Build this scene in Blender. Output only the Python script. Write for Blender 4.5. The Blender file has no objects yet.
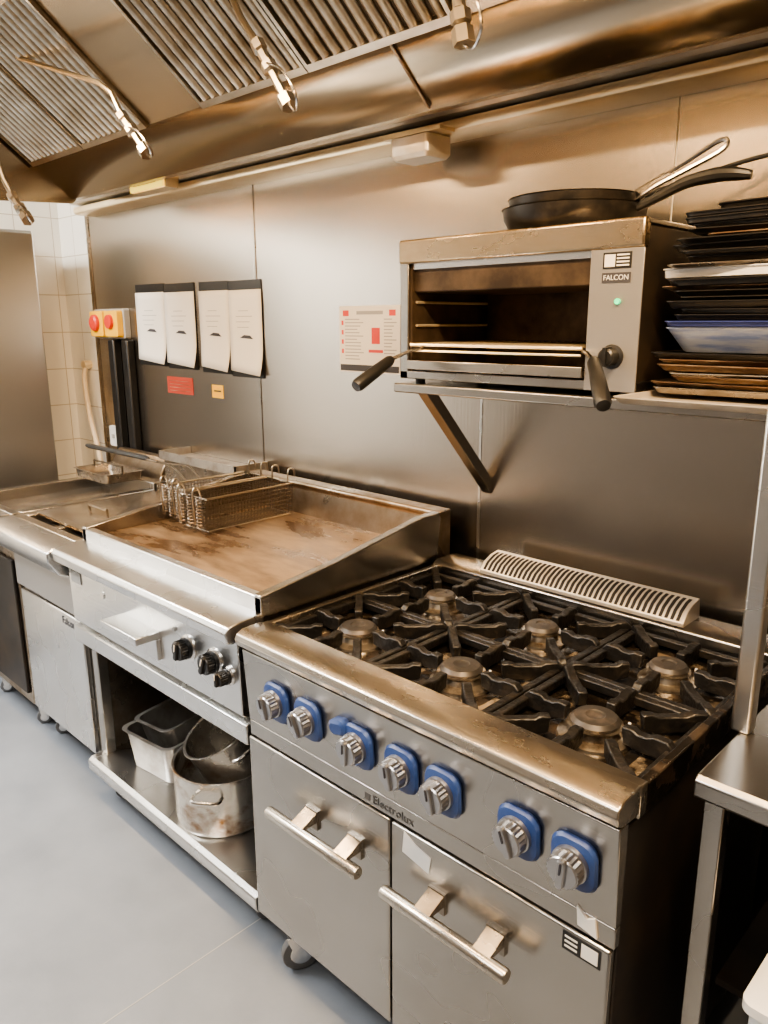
import bpy, bmesh, math, random
import numpy as np
from mathutils import Vector, Matrix
random.seed(7)
SC=bpy.context.scene
COL=SC.collection
FZ=-0.08   # floor level
try: SC.view_settings.look='AgX - Medium High Contrast'
except Exception: pass

# ---------------------------------------------------------------- materials
def _new(name):
    m=bpy.data.materials.new(name); m.use_nodes=True
    nt=m.node_tree; b=nt.nodes['Principled BSDF']; return m,nt,b
def mat(name,col,metal=0.0,rough=0.5,col2=None,scale=(6,6,6),nscale=1.0,lo=.4,hi=.65,bump=0.0,bscale=(40,40,40),rvar=0.0,detail=5,emit=None,es=0,coat=0):
    m,nt,b=_new(name); N=nt.nodes; L=nt.links
    b.inputs['Metallic'].default_value=metal; b.inputs['Roughness'].default_value=rough
    b.inputs['Base Color'].default_value=(*col,1)
    if coat: b.inputs['Coat Weight'].default_value=coat
    if emit:
        b.inputs['Emission Color'].default_value=(*emit,1); b.inputs['Emission Strength'].default_value=es
    if col2 is None and bump==0 and rvar==0: return m
    tc=N.new('ShaderNodeTexCoord')
    if col2 is not None or rvar:
        mp=N.new('ShaderNodeMapping'); mp.inputs['Scale'].default_value=scale
        L.new(tc.outputs['Object'],mp.inputs['Vector'])
        nz=N.new('ShaderNodeTexNoise'); nz.inputs['Scale'].default_value=nscale; nz.inputs['Detail'].default_value=detail; nz.inputs['Roughness'].default_value=.6
        L.new(mp.outputs[0],nz.inputs['Vector'])
        rp=N.new('ShaderNodeMapRange'); rp.inputs['From Min'].default_value=lo; rp.inputs['From Max'].default_value=hi
        L.new(nz.outputs['Fac'],rp.inputs['Value'])
        if col2 is not None:
            mx=N.new('ShaderNodeMix'); mx.data_type='RGBA'
            mx.inputs['A'].default_value=(*col,1); mx.inputs['B'].default_value=(*col2,1)
            L.new(rp.outputs[0],mx.inputs['Factor']); L.new(mx.outputs['Result'],b.inputs['Base Color'])
        if rvar:
            r2=N.new('ShaderNodeMapRange'); r2.inputs['To Min'].default_value=rough; r2.inputs['To Max'].default_value=min(1,rough+rvar)
            L.new(rp.outputs[0],r2.inputs['Value']); L.new(r2.outputs[0],b.inputs['Roughness'])
    if bump:
        m2=N.new('ShaderNodeMapping'); m2.inputs['Scale'].default_value=bscale
        L.new(tc.outputs['Object'],m2.inputs['Vector'])
        n2=N.new('ShaderNodeTexNoise'); n2.inputs['Scale'].default_value=1; n2.inputs['Detail'].default_value=3
        L.new(m2.outputs[0],n2.inputs['Vector'])
        bp=N.new('ShaderNodeBump'); bp.inputs['Strength'].default_value=bump; bp.inputs['Distance'].default_value=.01
        L.new(n2.outputs['Fac'],bp.inputs['Height']); L.new(bp.outputs[0],b.inputs['Normal'])
    return m

M={}
M['steel_bright']=mat('bright_steel',(.76,.76,.75),1,.24,(.62,.61,.59),(3,3,3),1.2,.15,.85,.04,(8,200,200),.06,detail=2)
M['steel_front']=mat('front_steel',(.46,.44,.41),1,.24,(.36,.34,.31),(2,2,2.4),1.2,.15,.85,.05,(6,6,300),.06,detail=2)
M['steel_cool']=mat('cool_cabinet_steel',(.50,.50,.49),1,.34,(.43,.43,.42),(1,1,1),1,.1,.9)
M['steel_lip']=mat('worn_lip_steel',(.62,.58,.52),1,.22,(.38,.33,.26),(3,6,6),1.6,.3,.8,.04,(12,90,90),.12)
M['steel_warm']=mat('warm_top_rail_steel',(.62,.50,.34),1,.22,(.40,.30,.19),(3,6,6),1.6,.3,.8,.04,(12,90,90),.12)
M['steel_wall']=mat('wall_steel',(.49,.45,.40),1,.27,(.40,.365,.32),(1.2,1,.8),1.0,.1,.9,.02,(140,2,2),0,detail=1)
M['steel_dirty']=mat('greasy_steel',(.40,.34,.27),1,.26,(.22,.16,.10),(4,4,4),1.6,.38,.66,.1,(20,20,20),.2)
M['steel_hood']=mat('hood_steel',(.54,.45,.34),1,.20,(.42,.34,.24),(.8,3,3),1.2,.2,.8,.04,(3,30,30),.06,detail=2)
M['steel_pan']=mat('pan_steel',(.54,.51,.46),.85,.26,(.28,.24,.19),(7,7,7),1.4,.42,.66,rvar=.1)
M['pan_dull']=mat('dull_pan_steel',(.42,.40,.37),.8,.34,(.28,.25,.21),(7,7,7),1.4,.42,.66,rvar=.1)
M['pan_dark']=mat('dark_pan_steel',(.30,.27,.23),.85,.26,(.15,.12,.09),(7,7,7),1.4,.42,.66,rvar=.1)
M['filter']=mat('filter_steel',(.58,.54,.47),1,.28,(.36,.30,.22),(3,8,8),2,.35,.72)
M['filter_dark']=mat('filter_dark',(.07,.055,.038),.5,.5)
M['brass']=mat('golden_trunking',(1.0,.86,.62),.75,.30,(.85,.68,.43),(2,4,4),2,.35,.75)
M['pale']=mat('pale_steel',(.68,.63,.55),.5,.34,(.52,.46,.37),(5,5,5),2,.35,.75)
M['chrome']=mat('chrome',(.70,.68,.65),1,.20)
M['pipe']=mat('pipe_metal',(.42,.38,.32),1,.3)
M['wire']=mat('basket_wire',(.14,.115,.085),.9,.38)
M['knobsteel']=mat('knob_silver',(.40,.40,.41),.95,.28)
M['iron']=mat('cast_iron',(.010,.0095,.009),.1,.38,(.03,.024,.018),(14,14,14),2,.5,.75,.3,(90,90,90))
M['enamel']=mat('black_enamel',(.013,.011,.009),.3,.22,(.07,.05,.033),(9,9,9),1.5,.48,.72,.1,(40,40,40),.25)
M['bowl']=mat('burner_bowl_metal',(.02,.016,.013),.6,.20,(.50,.40,.28),(10,10,10),1.2,.50,.66,.1,(40,40,40),.15)
M['burner']=mat('burner_metal',(.60,.54,.45),.95,.28,(.22,.17,.12),(30,30,30),1,.45,.65)
M['cap']=mat('burner_cap',(.05,.046,.042),.5,.45,(.12,.10,.085),(25,25,25),1,.5,.7)
M['blue']=mat('blue_plastic',(.022,.052,.18),0,.36,(.04,.078,.22),(20,20,20),1,.4,.7)
M['black']=mat('black_plastic',(.012,.012,.012),0,.38)
M['blackrough']=mat('black_coating',(.014,.013,.012),.2,.38,(.05,.04,.03),(12,12,12),1,.5,.7)
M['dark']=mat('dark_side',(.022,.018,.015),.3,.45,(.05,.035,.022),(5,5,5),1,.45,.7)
M['slot']=mat('slot_dark',(.015,.012,.01),0,.8)
M['inner']=mat('oven_interior',(.10,.07,.045),.5,.45,(.035,.024,.016),(8,8,8),1,.4,.65)
M['plate']=mat('griddle_plate',(.15,.085,.04),.75,.22,(.44,.31,.19),(2.0,6,1),1.8,.40,.62,.06,(30,30,30),.22,detail=8)
M['fry']=mat('fryer_top',(.34,.28,.21),.9,.24,(.46,.41,.34),(5,5,5),1.4,.4,.65)
M['white']=mat('white_paper',(.78,.74,.67),0,.6)
M['whitepl']=mat('white_plastic',(.66,.66,.64),0,.35)
M['ink']=mat('dark_ink',(.04,.04,.05),0,.6)
M['faint']=mat('faint_ink',(.30,.29,.28),0,.6)
M['logo']=mat('logo_grey',(.10,.095,.09),.4,.4)
M['red']=mat('red_print',(.62,.05,.03),0,.45)
M['redlabel']=mat('red_label',(.40,.05,.03),0,.5)
M['yellow']=mat('yellow_print',(.85,.48,.03),0,.45)
M['grey']=mat('grey_plastic',(.35,.34,.32),0,.45)
M['panelgrey']=mat('grey_panel',(.32,.31,.30),.6,.35)
M['green']=mat('green_lamp',(.05,.8,.3),0,.3,emit=(.05,1,.4),es=.9)
M['cream']=mat('cream_hose',(.68,.54,.36),0,.45)
M['rubber']=mat('caster_rubber',(.12,.12,.12),0,.6)
M['bluewhite']=mat('blue_white_tray',(.62,.68,.80),.0,.3,(.30,.40,.68),(3,3,30),2,.45,.6)
M['bluerim']=mat('blue_tray',(.03,.045,.17),.1,.3)
M['tan']=mat('tan_tray',(.16,.10,.06),.5,.35,(.50,.40,.29),(4,4,20),2,.45,.65)
M['rust']=mat('burnt_steel',(.72,.69,.63),.85,.24,(.25,.13,.05),(6,6,9),1.2,.50,.66)
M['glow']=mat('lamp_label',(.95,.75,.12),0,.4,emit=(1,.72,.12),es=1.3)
M['hoodglow']=mat('canopy_diffuser',(1,.85,.6),0,.4,emit=(1,.66,.32),es=16)
M['fillglow']=mat('fill_diffuser',(1,1,1),0,.4,emit=(1,.97,.93),es=10)  # glow of the added overhead fill panels
M['ceil']=mat('ceiling_paint',(.50,.43,.35),0,.7,(.42,.35,.28),(1,1,1),1,.4,.6)
M['paint']=mat('wall_paint',(.20,.17,.14),0,.6,(.13,.11,.09),(1,1,1),1,.4,.6)
M['floor']=mat('floor_vinyl',(.170,.186,.208),0,.30,(.208,.226,.250),(2,2,2),2,.35,.7,.03,(120,120,120),.2,detail=8)

def tilemat():
    m,nt,b=_new('cream_tiles'); N=nt.nodes;L=nt.links
    tc=N.new('ShaderNodeTexCoord'); sx=N.new('ShaderNodeSeparateXYZ'); L.new(tc.outputs['Object'],sx.inputs[0])
    ad=N.new('ShaderNodeMath'); ad.operation='ADD'; L.new(sx.outputs[0],ad.inputs[0]); L.new(sx.outputs[1],ad.inputs[1])
    cb=N.new('ShaderNodeCombineXYZ'); L.new(ad.outputs[0],cb.inputs[0]); L.new(sx.outputs[2],cb.inputs[1])
    br=N.new('ShaderNodeTexBrick'); br.offset=0; br.inputs['Scale'].default_value=1
    br.inputs['Brick Width'].default_value=.20; br.inputs['Row Height'].default_value=.20; br.inputs['Mortar Size'].default_value=.0025
    br.inputs['Color1'].default_value=(.93,.90,.82,1); br.inputs['Color2'].default_value=(.91,.87,.79,1); br.inputs['Mortar'].default_value=(.60,.53,.43,1)
    L.new(cb.outputs[0],br.inputs['Vector']); L.new(br.outputs['Color'],b.inputs['Base Color'])
    b.inputs['Roughness'].default_value=.2
    bp=N.new('ShaderNodeBump'); bp.invert=True; bp.inputs['Strength'].default_value=.3; bp.inputs['Distance'].default_value=.003
    L.new(br.outputs['Fac'],bp.inputs['Height']); L.new(bp.outputs[0],b.inputs['Normal'])
    return m
M['tile']=tilemat()

# ---------------------------------------------------------------- geometry builder
class G:
    def __init__(s): s.bm=bmesh.new(); s.mi=0
    def _f(s,vs):
        try:
            f=s.bm.faces.new(vs); f.material_index=s.mi; return f
        except ValueError: return None
    def m(s,i): s.mi=i; return s
    def box(s,x0,x1,y0,y1,z0,z1):
        v=[s.bm.verts.new((x,y,z)) for x in(x0,x1) for y in(y0,y1) for z in(z0,z1)]
        for q in((0,1,3,2),(4,6,7,5),(0,4,5,1),(2,3,7,6),(0,2,6,4),(1,5,7,3)): s._f([v[i] for i in q])
        return s
    def prism(s,pts,vec):
        vec=Vector(vec); a=[s.bm.verts.new(Vector(p)) for p in pts]; b=[s.bm.verts.new(Vector(p)+vec) for p in pts]
        n=len(a); s._f(a[::-1]); s._f(b)
        for i in range(n): s._f([a[i],a[(i+1)%n],b[(i+1)%n],b[i]])
        return s
    def px(s,prof,x0,x1): return s.prism([(x0,y,z) for y,z in prof],(x1-x0,0,0))
    def sheet(s,prof,x0,x1):
        a=[s.bm.verts.new((x0,y,z)) for y,z in prof]; b=[s.bm.verts.new((x1,y,z)) for y,z in prof]
        for i in range(len(a)-1): s._f([a[i],a[i+1],b[i+1],b[i]])
        return s
    def frame(s,d):
        d=Vector(d).normalized(); u=Vector((0,0,1)) if abs(d.z)<.9 else Vector((1,0,0))
        a=d.cross(u).normalized(); return a,d.cross(a).normalized(),d
    def lathe(s,prof,c=(0,0,0),axis=(0,0,1),n=32):
        a,b,d=s.frame(axis); c=Vector(c); rings=[]
        for r,h in prof:
            if r<1e-6: rings.append([s.bm.verts.new(c+d*h)])
            else: rings.append([s.bm.verts.new(c+d*h+a*(r*math.cos(2*math.pi*i/n))+b*(r*math.sin(2*math.pi*i/n))) for i in range(n)])
        for p,q in zip(rings,rings[1:]):
            for i in range(n):
                j=(i+1)%n
                if len(p)==1 and len(q)==1: continue
                if len(p)==1: s._f([p[0],q[i],q[j]])
                elif len(q)==1: s._f([p[i],p[j],q[0]])
                else: s._f([p[i],p[j],q[j],q[i]])
        return s
    def gear(s,r,r2,h0,h1,c,axis,n=24):
        a,b,d=s.frame(axis); c=Vector(c); rings=[]
        for h in(h0,h1):
            rings.append([s.bm.verts.new(c+d*h+a*((r if i%2 else r2)*math.cos(math.pi*i/n))+b*((r if i%2 else r2)*math.sin(math.pi*i/n))) for i in range(2*n)])
        p,q=rings
        for i in range(2*n): s._f([p[i],p[(i+1)%(2*n)],q[(i+1)%(2*n)],q[i]])
        s._f(p[::-1]); s._f(q); return s
    def cyl(s,p0,p1,r,r2=None,n=20):
        p0=Vector(p0);p1=Vector(p1);L=(p1-p0).length;r2=r if r2 is None else r2
        return s.lathe([(0,0),(r,0),(r2,L),(0,L)],p0,p1-p0,n)
    def tube(s,pts,r,n=8,closed=False):
        P=[Vector(p) for p in pts]; k=len(P); rings=[]; pn=None
        for i in range(k):
            if closed: t=(P[(i+1)%k]-P[i-1])
            else: t=P[min(i+1,k-1)]-P[max(i-1,0)]
            t.normalize()
            if pn is None:
                u=Vector((0,0,1)) if abs(t.z)<.9 else Vector((1,0,0)); pn=t.cross(u).normalized()
            else:
                pn=(pn-t*pn.dot(t)); 
                if pn.length<1e-6: pn=t.orthogonal()
                pn.normalize()
            bn=t.cross(pn)
            rr=r[i] if isinstance(r,(list,tuple)) else r
            rings.append([s.bm.verts.new(P[i]+pn*(rr*math.cos(2*math.pi*j/n))+bn*(rr*math.sin(2*math.pi*j/n))) for j in range(n)])
        m=k if closed else k-1
        for i in range(m):
            p=rings[i];q=rings[(i+1)%k]
            for j in range(n): s._f([p[j],p[(j+1)%n],q[(j+1)%n],q[j]])
        if not closed: s._f(rings[0][::-1]); s._f(rings[-1])
        return s
    def rr(s,loops,c=(0,0,0),basis=None,seg=4,cap0=True,cap1=True):
        c=Vector(c); bx,by,bz=basis or (Vector((1,0,0)),Vector((0,1,0)),Vector((0,0,1)))
        rings=[]
        for hx,hy,rad,h in loops:
            ring=[]
            for cx,cy,a0 in((1,1,0),(-1,1,90),(-1,-1,180),(1,-1,270)):
                for k in range(seg+1):
                    a=math.radians(a0+90*k/seg)
                    ring.append(s.bm.verts.new(c+bx*(cx*(hx-rad)+rad*math.cos(a))+by*(cy*(hy-rad)+rad*math.sin(a))+bz*h))
            rings.append(ring)
        n=len(rings[0])
        for p,q in zip(rings,rings[1:]):
            for i in range(n): s._f([p[i],p[(i+1)%n],q[(i+1)%n],q[i]])
        if cap0: s._f(rings[0][::-1])
        if cap1: s._f(rings[-1])
        return s
def smoothpath(P,k=6):
    P=[Vector(p) for p in P]; out=[]
    for i in range(len(P)-1):
        p0=P[max(i-1,0)];p1=P[i];p2=P[i+1];p3=P[min(i+2,len(P)-1)]
        for j in range(k):
            t=j/k
            out.append(.5*((2*p1)+(p2-p0)*t+(2*p0-5*p1+4*p2-p3)*t*t+(3*p1-p0-3*p2+p3)*t**3))
    out.append(P[-1]); return out
def lerplist(r,n):
    out=[]
    for i in range(n):
        t=i/(n-1)*(len(r)-1);a=int(min(t,len(r)-2));out.append(r[a]+(r[a+1]-r[a])*(t-a))
    return out
ORI={}
def thing(name,loc,label,cat,group=None):
    e=bpy.data.objects.new(name,None); e.empty_display_size=.05; e.location=loc; COL.objects.link(e)
    e['label']=label; e['category']=cat
    if group: e['group']=group
    ORI[e.name]=Vector(loc); return e
def obj(g,name,mats,parent=None,loc=None,label=None,cat=None,bevel=0,group=None,kind=None,smooth=True,solid=0,recalc=True):
    me=bpy.data.meshes.new(name)
    o0=ORI[parent.name] if parent else Vector(loc or (0,0,0))
    bmesh.ops.translate(g.bm,verts=g.bm.verts,vec=-o0)
    if recalc: bmesh.ops.recalc_face_normals(g.bm,faces=g.bm.faces)
    g.bm.to_mesh(me); g.bm.free()
    for k in (mats if isinstance(mats,(list,tuple)) else [mats]): me.materials.append(M[k])
    if smooth:
        me.polygons.foreach_set('use_smooth',[True]*len(me.polygons)); me.set_sharp_from_angle(angle=math.radians(35))
    o=bpy.data.objects.new(name,me); COL.objects.link(o)
    if solid:
        md=o.modifiers.new('solid','SOLIDIFY'); md.thickness=solid; md.offset=0
    if bevel:
        md=o.modifiers.new('bevel','BEVEL'); md.width=bevel; md.segments=2; md.limit_method='ANGLE'; md.angle_limit=math.radians(40)
    if parent: o.parent=parent; ORI[o.name]=o0
    else: o.location=o0; ORI[o.name]=o0
    if label:o['label']=label
    if cat:o['category']=cat
    if group:o['group']=group
    if kind:o['kind']=kind
    return o
def text(s,size,loc,rot,matk,parent,name='lettering',extr=.0003,bold=0,space=1.0):
    c=bpy.data.curves.new('t','FONT'); c.body=s; c.size=size; c.extrude=extr; c.offset=bold; c.space_character=space
    t=bpy.data.objects.new('t',c); COL.objects.link(t)
    dg=bpy.context.evaluated_depsgraph_get(); me=bpy.data.meshes.new_from_object(t.evaluated_get(dg))
    bpy.data.objects.remove(t)
    R=Matrix.Translation(Vector(loc)-ORI[parent.name])@Matrix(rot).to_4x4()
    me.transform(R); me.materials.clear(); me.materials.append(M[matk])
    o=bpy.data.objects.new(name,me); COL.objects.link(o); o.parent=parent; ORI[o.name]=ORI[parent.name]; return o
FRONT=((1,0,0),(0,0,-1),(0,1,0))  # text facing -Y

# ---------------------------------------------------------------- camera
X=np.array([814,187,-768.]);X/=np.linalg.norm(X)
D=np.array([9,3088,768.]);D-=D.dot(X)*X;D/=np.linalg.norm(D);U=-D;Y=np.cross(U,X)
right=Vector((X[0],Y[0],U[0]));up=-Vector((X[1],Y[1],U[1]));fw=Vector((X[2],Y[2],U[2]))
cam=bpy.data.cameras.new('camera');co=bpy.data.objects.new('camera',cam);COL.objects.link(co)
mw=Matrix((right,up,-fw)).transposed().to_4x4(); mw.translation=Vector((0,-1.95,1.65)); co.matrix_world=mw
cam.sensor_fit='HORIZONTAL'; cam.sensor_width=36; cam.lens=36; cam.clip_start=.02
SC.camera=co

# ---------------------------------------------------------------- room shell
XL,XR,YF,CZ=-4.36,1.3,-3.5,2.75
S='structure'
obj(G().box(XL-.1,XR+.1,YF-.1,.1,FZ-.1,FZ),'floor','floor',kind=S)
obj(G().box(XL-.1,XR+.1,YF-.1,.1,CZ,CZ+.1),'ceiling','ceil',kind=S)
obj(G().box(XL-.1,XR+.1,0,.1,FZ,CZ),'wall_back','tile',kind=S)
obj(G().box(XL-.1,XL,YF,0,FZ,CZ),'wall_left','tile',kind=S)
obj(G().box(XR,XR+.1,YF,0,FZ,CZ),'wall_right','paint',kind=S)
obj(G().box(XL-.1,XR+.1,YF-.1,YF,FZ,CZ),'wall_front','paint',kind=S)
obj(G().box(-4.02,-2.605,-.006,0,FZ,2.26),'trim_1','steel_wall',kind=S)
obj(G().box(-2.597,-.9,-.006,0,FZ,2.26),'trim_2','steel_wall',kind=S)
obj(G().box(-.895,XR,-.006,0,FZ,2.26),'trim_3','steel_wall',kind=S)
obj(G().box(-1.455,-.2,-.012,-.006,.5,1.50),'trim_4','steel_wall',kind=S)
obj(G().box(-1.463,-1.455,-.014,-.006,.5,1.46),'trim_8','steel_bright',kind=S)
obj(G().box(-2.606,-2.596,-.010,-.006,.8,2.26),'trim_5','steel_front',kind=S)
obj(G().box(-4.03,-4.0,-.010,0,.2,2.26),'trim_6','steel_dirty',kind=S)
obj(G().box(-1.62,-1.617,-3.4,-.0,FZ,FZ+.0006),'trim_7','grey',kind=S)

# ---------------------------------------------------------------- extraction hood
hood=thing('extraction_hood',(-1.3,-.75,2.2),'stainless steel canopy hood with baffle filters above the cooking line','extractor hood')
HX0,HX1=-3.56,.95
obj(G().sheet([(-.012,2.27),(-.13,2.262),(-.25,2.215),(-.252,2.19),(-.285,2.19),(-.44,2.315)],HX0,HX1),'gutter','steel_hood',hood,solid=.006)
obj(G().sheet([(-.845,2.64),(-1.48,2.64),(-1.5,2.12),(-1.47,2.12)],HX0,HX1),'canopy','steel_hood',hood,solid=.008)
obj(G().prism([(HX0,-.012,2.27),(HX0,-.25,2.2),(HX0,-.285,2.17),(HX0,-1.5,2.10),(HX0,-1.5,2.66),(HX0,-.012,2.66)],(-.012,0,0)),'end_panel','steel_hood',hood)
e1=Vector((0,-.44,2.315));e2=Vector((0,-.845,2.64));sd=(e2-e1)
nn=Vector((0,-.6258,-.78)) 
def filt(x0,x1,k):
    g=G(); 
    def quad(xa,xb,t0,t1,th,mi):
        g.m(mi); p0=e1+sd*t0;p1=e1+sd*t1
        pts=[Vector((xa,0,0))+p0,Vector((xb,0,0))+p0,Vector((xb,0,0))+p1,Vector((xa,0,0))+p1]
        g.prism(pts,nn*th)
    quad(x0,x1,0,1,.004,1)
    quad(x0,x1,0,.04,.022,0);quad(x0,x1,.96,1,.022,0)
    quad(x0,x0+.012,.04,.96,.022,0);quad(x1-.012,x1,.04,.96,.022,0)
    n=int(round((x1-x0-.024)/.042)); w=(x1-x0-.024)/n
    g.m(0)
    for i in range(n):
        xc=x0+.012+(i+.5)*w; p0=e1+sd*.04;p1=e1+sd*.96
        pr=[]
        for q in range(7):
            an=math.pi*q/6; pr.append(Vector((xc+.0135*math.cos(an),0,0))+p0+nn*(.006+.016*math.sin(an)))
        g.prism(pr,p1-p0)
    return obj(g,'grease_filter',['filter','filter_dark'],hood)
for i,(a,b) in enumerate([(-3.54,-3.065),(-3.06,-2.585),(-2.24,-1.735),(-1.73,-1.225)]): filt(a,b,i)
def slope(x0,x1,th=.006):
    g=G(); g.prism([Vector((x0,0,0))+e1,Vector((x1,0,0))+e1,Vector((x1,0,0))+e2,Vector((x0,0,0))+e2],nn*th); return g
obj(slope(-2.58,-2.245),'filler_panel','steel_hood',hood)
obj(slope(-1.22,.95),'filler_panel','steel_hood',hood)
g=G(); g.prism([(-1.445,-.292,2.19),(-1.438,-.292,2.19),(-1.438,-.442,2.311),(-1.445,-.442,2.311)],nn*.004);obj(g,'seam_strip','steel_dirty',hood)
tr=thing('cable_trunking',(-1.5,-.07,2.2),'pale golden trunking rail fixed along the wall under the hood','rail')
obj(G().px([(-.006,2.170),(-.096,2.170),(-.110,2.177),(-.114,2.190),(-.110,2.205),(-.006,2.212)],-3.93,.9),'rail','brass',tr,bevel=.002)
obj(G().px([(-.006,2.214),(-.125,2.216),(-.135,2.225),(-.135,2.246),(-.006,2.254)],-3.93,.9),'cover','pale',tr)
jb=thing('junction_box',(-1.62,-.1,2.13),'small grey steel junction box hanging from the trunking rail','junction box')
obj(G().rr([(.065,.045,.012,0),(.075,.055,.015,.012),(.075,.055,.015,.060)],(-1.62,-.125,2.108)),'housing','pale',jb,bevel=.002)
obj(G().box(-1.72,-1.50,-.180,-.116,2.169,2.179),'lid','brass',jb)
lp=thing('hood_lamp',(-3.04,-.14,2.2),'small lamp housing with yellow label on the trunking rail','lamp')
obj(G().rr([(.14,.03,.01,0),(.145,.035,.012,.055)],(-3.04,-.174,2.175)),'housing','brass',lp)
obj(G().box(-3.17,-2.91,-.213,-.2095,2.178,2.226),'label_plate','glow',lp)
obj(G().box(-3.14,-2.96,-.2145,-.213,2.198,2.206),'label_print','ink',lp)

def nozzle(path,tip,lab):
    t=thing('fire_suppression_nozzle',path[0],lab,'nozzle')
    obj(G().tube(path,.008),'pipe','pipe',t)
    p=Vector(path[-1]); q=Vector(tip); d=(q-p); g=G()
    g.lathe([(0,-.01),(.017,-.01),(.017,.015),(.012,.02),(.012,.05),(.019,.055),(.019,.075),(.010,.08),(.010,d.length-.03),(.020,d.length-.028),(.020,d.length),(0,d.length)],p,d,6)
    obj(g,'head','pipe',t)
    g=G(); g.tube(smoothpath([p+d*.3+Vector((.0,-.01,0)),p+d*.5+Vector((.05,-.02,.0)),p+d*.9+Vector((.055,-.02,0)),q+Vector((.02,0,-.01)),q]),.003,6); obj(g,'cap_strap','chrome',t)
    return t
lab='chrome fire suppression pipe with a hanging nozzle below the hood filters'
nozzle([(-3.02,-.72,2.56),(-2.32,-.75,2.33),(-2.25,-.75,2.29),(-2.2,-.75,2.22)],(-2.08,-.75,2.105),lab)
nozzle([(-1.76,-.72,2.50),(-1.62,-.75,2.33),(-1.56,-.75,2.26)],(-1.455,-.75,2.115),lab)
nozzle([(-.99,-.72,2.55),(-.985,-.75,2.24)],(-.963,-.75,2.13),'short chrome fire suppression drop pipe with a nozzle')
nozzle([(-3.0,-.9,2.6),(-2.72,-.9,2.1),(-2.66,-.9,2.04)],(-2.56,-.9,1.96),lab)

# ---------------------------------------------------------------- refrigerator at left wall
fr=thing('refrigerator',(-4.17,-.75,FZ),'tall stainless steel upright refrigerator against the tiled wall','refrigerator')
obj(G().box(-4.35,-4.02,-1.25,-.29,FZ+.08,2.09),'body','steel_cool',fr,bevel=.006)
obj(G().box(-4.018,-3.985,-1.24,-.30,.04,2.08),'door','steel_cool',fr,bevel=.008)
obj(G().box(-3.985,-3.95,-1.2,-1.17,.9,1.4),'handle','black',fr,bevel=.008)
for x in(-4.3,-4.07):
    for y in(-1.2,-.34): obj(G().cyl((x,y,FZ),(x,y,FZ+.08),.02),'leg','chrome',fr)
hs=thing('gas_hose',(-3.95,-.12,.9),'cream flexible hose running down the tiled wall','hose')
obj(G().tube(smoothpath([(-4.13,-.03,1.42),(-4.12,-.05,1.35),(-4.05,-.07,1.15),(-3.98,-.07,.95),(-3.93,-.07,.6),(-3.9,-.06,.4)]),.014,10),'hose','cream',hs)
obj(G().cyl((-4.135,-.0,1.43),(-4.13,-.045,1.43),.022),'connector','brass',hs)

# ---------------------------------------------------------------- appliance far left
def caster(parent,x,y,top,r=.032):
    g=G(); g.lathe([(0,-.012),(r*.7,-.014),(r*.95,-.012),(r,-.008),(r,.008),(r*.95,.012),(r*.7,.014),(0,.012)],(x,y,FZ+r),(1,-.5,0),28); w=obj(g,'caster_wheel','rubber',parent)
    g=G(); g.lathe([(0,-.0165),(r*.55,-.016),(r*.62,-.0125),(r*.62,.0125),(r*.55,.016),(0,.0165)],(x,y,FZ+r),(1,-.5,0),24); obj(g,'hub','chrome',w)
    g=G(); k=r*.5
    for s in(-1,1):
        c=Vector((x,y,0))+Vector((.894,-.447,0))*(.021*s); e=Vector((.447,.894,0))
        g.prism([c+e*(-k*.6)+Vector((0,0,FZ+r-.006)),c+e*(k*.6)+Vector((0,0,FZ+r-.006)),c+e*(k*1.6)+Vector((0,0,top-.01)),c-e*(k*1.6)+Vector((0,0,top-.01))],Vector((.894,-.447,0))*.003)
    g.box(x-.03,x+.03,y-.03,y+.03,top-.012,top); obj(g,'caster_bracket','chrome',parent,bevel=.001)

ru=thing('boiling_top',(-3.46,-.45,FZ),'grimy steel cooking unit with recessed top beside the fryer','cooker')
obj(G().box(-3.74,-3.19,-.84,-.1,.05,.80),'body','steel_dirty',ru,bevel=.006)
obj(G().px([(-.84,.90),(-.93,.90),(-.955,.885),(-.955,.855),(-.92,.80),(-.86,.775),(-.84,.775)],-3.74,-3.19),'front_lip','steel_bright',ru,bevel=.004)
g=G(); g.box(-3.74,-3.19,-.84,-.80,.80,.90);g.box(-3.74,-3.69,-.80,-.2,.80,.90);g.box(-3.24,-3.19,-.80,-.2,.80,.90);g.box(-3.74,-3.19,-.2,-.1,.80,.93)
obj(g,'tank_rim','steel_front',ru,bevel=.004)
obj(G().box(-3.69,-3.24,-.80,-.2,.80,.85),'well','fry',ru)
obj(G().box(-3.72,-3.21,-.855,-.84,.1,.7),'door','dark',ru,bevel=.004)
obj(G().px([(-.06,.90),(-.14,.90),(-.14,.96),(-.10,1.03),(-.06,1.03)],-3.70,-3.22),'flue','steel_dirty',ru,bevel=.006)
for x in(-3.68,-3.25):
    for y in(-.78,-.16): caster(ru,x,y,.05)
tp=thing('roasting_tin',(-3.42,-.36,.906),'small grey metal roasting tin resting on the cooking unit','tin')
obj(G().rr([(.15,.09,.02,0),(.155,.095,.02,.04),(.165,.105,.02,.042),(.16,.10,.02,.044),(.15,.09,.02,.04),(.14,.08,.02,.005)],(-3.46,-.28,.932)),'pan','pan_dark',tp)
obj(G().tube([(-3.60,-.28,.97),(-3.60,-.28,1.0),(-3.32,-.28,1.0),(-3.32,-.28,.97)],.005),'handle','wire',tp)

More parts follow.
